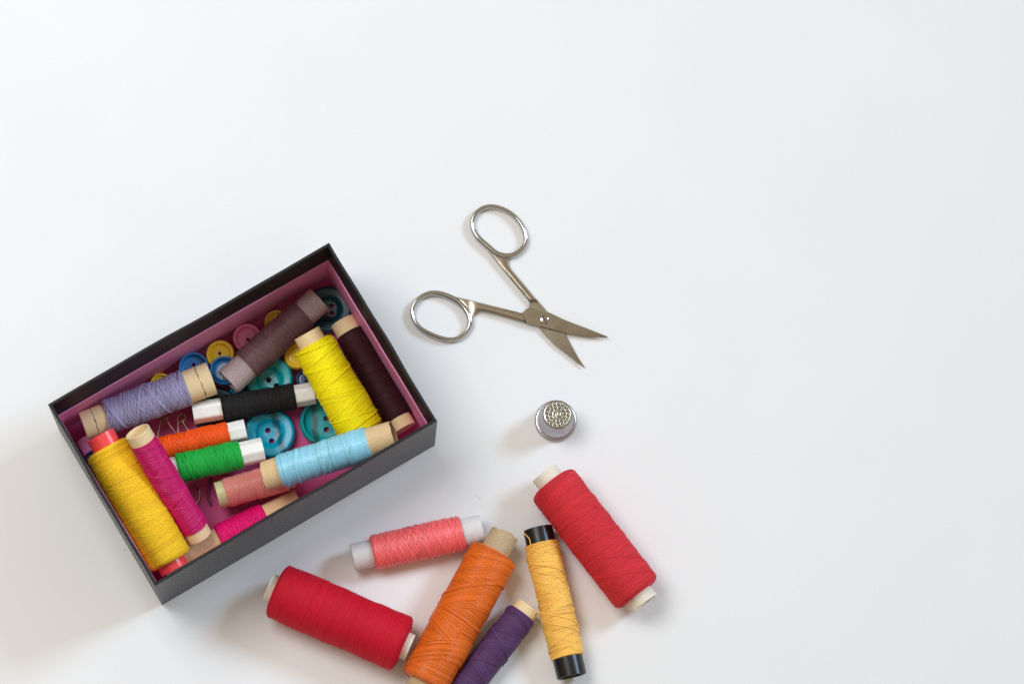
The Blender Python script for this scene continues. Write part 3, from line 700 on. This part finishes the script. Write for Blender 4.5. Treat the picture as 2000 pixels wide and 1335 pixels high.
# ------------------------------------------------------------------ scissors
def build_scissors():
    def cp(x, y): return 780 + x / 3.709, 380 + y / 3.709
    o0 = at(*cp(1050, 905), 0)
    e = empty('scissors', 'small open steel nail scissors lying on the white table', 'scissors', None, Matrix.Translation(Vector(o0 * S)))
    def pt(x, y, z): return at(*cp(x, y), z) - o0
    def ring(pts, zc, wide):
        P = crom([pt(x, y, zc) for x, y in pts], 8, closed=True)
        n = len(P); T = np.roll(P, -1, 0) - np.roll(P, 1, 0); T /= np.linalg.norm(T, axis=1)[:, None]
        sd = np.stack([-T[:, 1], T[:, 0], np.zeros(n)], 1)
        k = 16; an = np.arange(k) * 2 * np.pi / k
        t = np.arange(n) / n
        wd = 1.0 * np.interp(t, np.linspace(0, 1, len(wide)), wide)
        ca, sa = np.cos(an), np.sin(an)
        ex = np.sign(ca) * np.abs(ca) ** 0.8; ez = np.sign(sa) * np.abs(sa) ** 0.8
        V = P[:, None] + sd[:, None] * (wd[:, None] * ex[None])[..., None] + np.array([0, 0, 1.0]) * (1.65 * ez)[None, :, None]
        i = np.arange(n)[:, None]; j = np.arange(k)[None]
        F = np.stack([i * k + j, i * k + (j + 1) % k, ((i + 1) % n) * k + (j + 1) % k, ((i + 1) % n) * k + j], -1).reshape(-1, 4)
        return mesh_obj('finger_ring', V.reshape(-1, 3), F, 'steel', e)
    def loft(name, st, mat, ch=0.32, smooth=True, sub=5, crown=0.04):
        """stations (left xy, right xy, z of left top, z of right top, z bottom)"""
        A = np.array([[l[0], l[1], r[0], r[1], zl, zr, zb] for l, r, zl, zr, zb in st], float)
        A = crom(A, sub)
        rows = []
        for lx, ly, rx, ry, zl, zr, zb in A:
            Lp, Rp = pt(lx, ly, (zl + zb) / 2), pt(rx, ry, (zr + zb) / 2)
            w_ = Rp - Lp; wl = np.linalg.norm(w_); w1 = w_ / (wl + 1e-9); c = min(ch, wl * 0.25); c2 = min(ch, (zl - zb) * .3, (zr - zb) * .3 + .02)
            q = lambda p, z: np.array([p[0], p[1], z])
            rows.append([q(Lp, zb + c2), q(Lp, zl - c2), q(Lp + w1 * c, zl), q(Lp + w_ * .5, (zl + zr) / 2 + crown), q(Rp - w1 * c, zr), q(Rp, zr - c2), q(Rp, zb + c2), q(Rp - w1 * c, zb), q(Lp + w1 * c, zb)])
        V = np.array(rows); n, k = V.shape[:2]
        F = [(i * k + j, i * k + (j + 1) % k, (i + 1) * k + (j + 1) % k, (i + 1) * k + j) for i in range(n - 1) for j in range(k)]
        F += [tuple(range(k - 1, -1, -1)), tuple((n - 1) * k + j for j in range(k))]
        o = mesh_obj(name, V.reshape(-1, 3), F, mat, e, smooth=smooth)
        if hasattr(o.data, 'set_sharp_from_angle'): o.data.set_sharp_from_angle(angle=math.radians(28))
        return o
    ring([(526, 200), (552, 140), (610, 97), (680, 88), (760, 110), (830, 155), (885, 222), (913, 295), (912, 350), (882, 400), (830, 436), (770, 446), (700, 426), (634, 372), (572, 315), (537, 260)], 1.7,
         [.95, 1.0, 1.0, 1.0, .95, .95, .95, 1.0, 1.0, 1.1, 1.2, 1.3, 1.3, 1.3, 1.2, 1.05, .95])
    ring([(92, 850), (110, 790), (160, 740), (230, 714), (310, 722), (400, 760), (460, 808), (500, 868), (512, 930), (490, 985), (440, 1033), (380, 1050), (310, 1041), (230, 1012), (160, 972), (112, 920)], 1.7,
         [.95, .95, 1.0, 1.1, 1.2, 1.3, 1.3, 1.3, 1.2, 1.05, 1.0, 1.0, 1.0, 1.0, .95, .95, .95])
    z0, z1 = 0.35, 2.6
    loft('shank', [((570, 325), (610, 348), 2.3, 2.3, z0), ((600, 358), (660, 390), 2.6, 2.5, z0), ((634, 402), (715, 428), z1, z1, z0), ((668, 444), (783, 448), z1, z1, z0), ((700, 482), (790, 490), z1, z1, z0), ((735, 525), (803, 532), z1, z1, z0),
                   ((830, 640), (888, 634), z1, z1, z0), ((935, 766), (992, 760), z1, z1, z0)], 'blade_steel', ch=0.6, crown=0.16)
    loft('blade', [((936, 768), (995, 764), 2.55, 2.55, .35), ((944, 786), (1012, 782), 1.75, 1.75, .35), ((942, 818), (1040, 812), 1.75, 1.75, .35), ((985, 900), (1095, 880), 1.72, 1.72, .35), ((1020, 975), (1180, 985), 1.7, 1.7, .35), ((1075, 1038), (1215, 1035), 1.7, 1.65, .4),
                   ((1130, 1092), (1250, 1100), 1.7, 1.6, .5), ((1205, 1150), (1285, 1162), 1.65, 1.5, .6), ((1280, 1210), (1318, 1214), 1.6, 1.45, .8), ((1337, 1252), (1343, 1248), 1.4, 1.4, 1.1)], 'ground_steel', ch=0.15)
    z0, z1 = 1.0, 3.2
    loft('shank', [((315, 716), (330, 738), 2.3, 2.3, .5), ((400, 737), (440, 790), 2.7, 2.7, .5), ((455, 752), (492, 845), 2.9, 2.9, .6), ((500, 762), (520, 900), 3.0, 2.8, .6), ((540, 772), (541, 866), 3.1, 3.1, .8), ((580, 782), (577, 840), z1, z1, z0),
                   ((700, 812), (695, 864), z1, z1, z0), ((882, 857), (912, 924), z1, z1, 1.78)], 'blade_steel', ch=0.6, crown=0.16)
    loft('blade', [((886, 860), (921, 930), 3.15, 3.15, 1.8), ((938, 822), (985, 946), 3.15, 3.15, 1.8), ((1000, 835), (1015, 955), 3.15, 3.15, 1.8), ((1075, 850), (1045, 962), 3.15, 3.15, 1.8), ((1190, 905), (1110, 978), 3.15, 3.1, 1.8)], 'blade_steel', ch=0.2, sub=4)
    loft('blade_tip', [((1186, 903), (1106, 977), 3.13, 3.08, 1.82), ((1250, 928), (1200, 1002), 3.05, 2.5, 1.82), ((1330, 958), (1290, 1018), 2.95, 2.35, 1.85), ((1420, 993), (1390, 1031), 2.8, 2.3, 1.9), ((1480, 1017), (1465, 1033), 2.6, 2.3, 1.95), ((1510, 1029), (1508, 1034), 2.3, 2.3, 2.0)], 'ground_steel', ch=0.12)
    loft('seam', [((879, 858), (909, 925), 3.22, 3.22, 2.0), ((886, 861), (919, 929), 3.22, 3.22, 2.0)], 'ink', ch=0.05, sub=1)  # dark strip painting the shade of the gap between shank and blade
    # slotted screw
    c = pt(1050, 905, 3.15); r = 1.95
    n = 40
    V = []; F = []
    prof = [(r, -0.3), (r, 0.18), (r * .92, 0.34), (r * .7, 0.46), (r * .35, .52)]
    for q, z in prof:
        for i in range(n): V.append((c[0] + q * math.cos(i * 2 * math.pi / n), c[1] + q * math.sin(i * 2 * math.pi / n), c[2] + z))
    V.append((c[0], c[1], c[2] + .54))
    for a in range(len(prof) - 1):
        for i in range(n): F.append((a * n + i, a * n + (i + 1) % n, (a + 1) * n + (i + 1) % n, (a + 1) * n + i))
    for i in range(n): F.append((4 * n + i, 4 * n + (i + 1) % n, 5 * n))
    sc = mesh_obj('pivot_screw', V, F, 'steel', e)
    a = math.radians(-62); dx, dy = math.cos(a), math.sin(a); hw = .22
    Vs = [(c[0] + s1 * r * .97 * dx - s2 * hw * dy, c[1] + s1 * r * .97 * dy + s2 * hw * dx, c[2] + z) for z in (.2, .56) for s1, s2 in ((-1, -1), (1, -1), (1, 1), (-1, 1))]
    mesh_obj('slot', Vs, [(3, 2, 1, 0), (4, 5, 6, 7), (0, 1, 5, 4), (1, 2, 6, 5), (2, 3, 7, 6), (3, 0, 4, 7)], 'ink', sc, smooth=False)  # dark bar on the screw head, painting the shade of a cut
build_scissors()

# ------------------------------------------------------------------ thimble
def build_thimble():
    c = at(1085.6, 821.5, 1.0); c[2] = 0
    e = empty('thimble', 'dimpled silver metal thimble stamped 10, standing on the white table', 'thimble', None, Matrix.Translation(Vector(c * S)))
    Hh = 16.0; RB, RT = 8.1, 6.15
    # body, dimpled
    n, m = 300, 90
    t = np.linspace(0, 1, m); z = 1.9 + t * (Hh - 2.3)
    r = RB - 0.15 + (RT + 0.25 - RB) * t ** 1.15
    ph = np.arange(n) * 2 * np.pi / n
    Z_, PH = np.meshgrid(z, ph, indexing='ij'); Rr = np.repeat(r[:, None], n, 1)
    rows = (Z_ - 3.6) / 0.95; kd = 38
    dimp = np.clip(np.cos(PH * kd / 2 + np.pi * rows / 2) * np.cos(PH * kd / 2 - np.pi * rows / 2), -1, 1)
    dimp = np.abs(dimp) ** 0.8 * ((Z_ > 3.6) & (Z_ < Hh - 0.9))
    Rr = Rr - 0.4 * dimp
    V = np.stack([Rr * np.cos(PH), Rr * np.sin(PH), Z_], -1).reshape(-1, 3)
    i = np.arange(m - 1)[:, None]; j = np.arange(n)[None]
    F = np.stack([i * n + j, i * n + (j + 1) % n, (i + 1) * n + (j + 1) % n, (i + 1) * n + j], -1).reshape(-1, 4)
    mesh_obj('wall', V, F, 'thimble', e)
    # rolled rim
    an = np.arange(64) * 2 * np.pi / 64
    V, F = tube(np.stack([(RB + .1) * np.cos(an), (RB + .1) * np.sin(an), np.full(64, 0.95)], 1), 0.9, 12, closed=True)
    mesh_obj('rolled_rim', V, F, 'thimble', e)
    # top with raised lip and bumps
    nr, na = 70, 180
    q = np.linspace(0, 1, nr) ** 0.8; A = np.arange(na) * 2 * np.pi / na
    Q, AA = np.meshgrid(q, A, indexing='ij')
    Xp, Yp = Q * RT * np.cos(AA), Q * RT * np.sin(AA)
    zt = Hh + np.interp(Q, [0, .84, .90, .96, 1], [0, 0, .22, .12, -.5])
    bumps = [(RT * f * math.cos(2 * math.pi * (k + o) / cnt), RT * f * math.sin(2 * math.pi * (k + o) / cnt)) for f, cnt, o in ((.75, 17, 0), (.50, 11, .3)) for k in range(cnt)]
    for bx, by in bumps:
        if abs(bx) < 2.2 and abs(by) < 1.7: continue
        dd = np.hypot(Xp - bx, Yp - by); zt = zt + 0.5 * np.exp(-(dd / 0.52) ** 2) - 0.08 * np.exp(-((dd - .8) / .25) ** 2)
    V = np.stack([Xp, Yp, zt], -1).reshape(-1, 3)
    i = np.arange(nr - 1)[:, None]; j = np.arange(na)[None]
    F = np.stack([i * na + j, i * na + (j + 1) % na, (i + 1) * na + (j + 1) % na, (i + 1) * na + j], -1).reshape(-1, 4)
    top = mesh_obj('crown', V, F, 'thimble_top', e)
    # stamped number, leaning a little as in the photo
    ca, sa = math.cos(math.radians(14)), math.sin(math.radians(14))
    rot = lambda P: np.stack([P[:, 0] * ca - P[:, 1] * sa, P[:, 0] * sa + P[:, 1] * ca, P[:, 2]], 1)
    zz = Hh + 0.16
    one = np.array([(-1.35, .55, zz), (-.85, 1.1, zz), (-.85, .2, zz), (-.85, -1.1, zz)])
    V, F = tube(rot(one), 0.32, 8); mesh_obj('digit', V, F, 'thimble_top', top)
    a2 = np.arange(28) * 2 * np.pi / 28
    V, F = tube(rot(np.stack([.62 + .62 * np.cos(a2), 1.1 * np.sin(a2), np.full(28, zz)], 1)), 0.32, 8, closed=True); mesh_obj('digit', V, F, 'thimble_top', top)
build_thimble()

# ------------------------------------------------------------------ lint and specks on the table
def lint(label, pts, rad, mat):
    P = np.array([at(x, y, 0.0) for x, y in pts]); o0 = P[0].copy(); P = crom(P - o0, 8); P[:, 2] = rad * 0.9
    V, F = tube(P, rad, 5); o = mesh_obj('lint_fibre', V, F, mat, attr=np.full(len(V), 0.6)); o.location = o0 * S
    tag(o, label, 'lint', 'lint on the table')
MAT['lint'] = plastic_mat('grey_lint', (186, 184, 182), 0.8); MAT['speck'] = plastic_mat('brown_speck', (88, 74, 62), 0.8)
lint('tiny brown speck in the shadow left of the box', [(243, 1072), (245, 1073.5)], 0.12, 'speck')
lint('tiny grey curl of lint between box and coral spool', [(931, 967), (934, 972), (938, 971), (936, 975)], 0.06, 'lint')
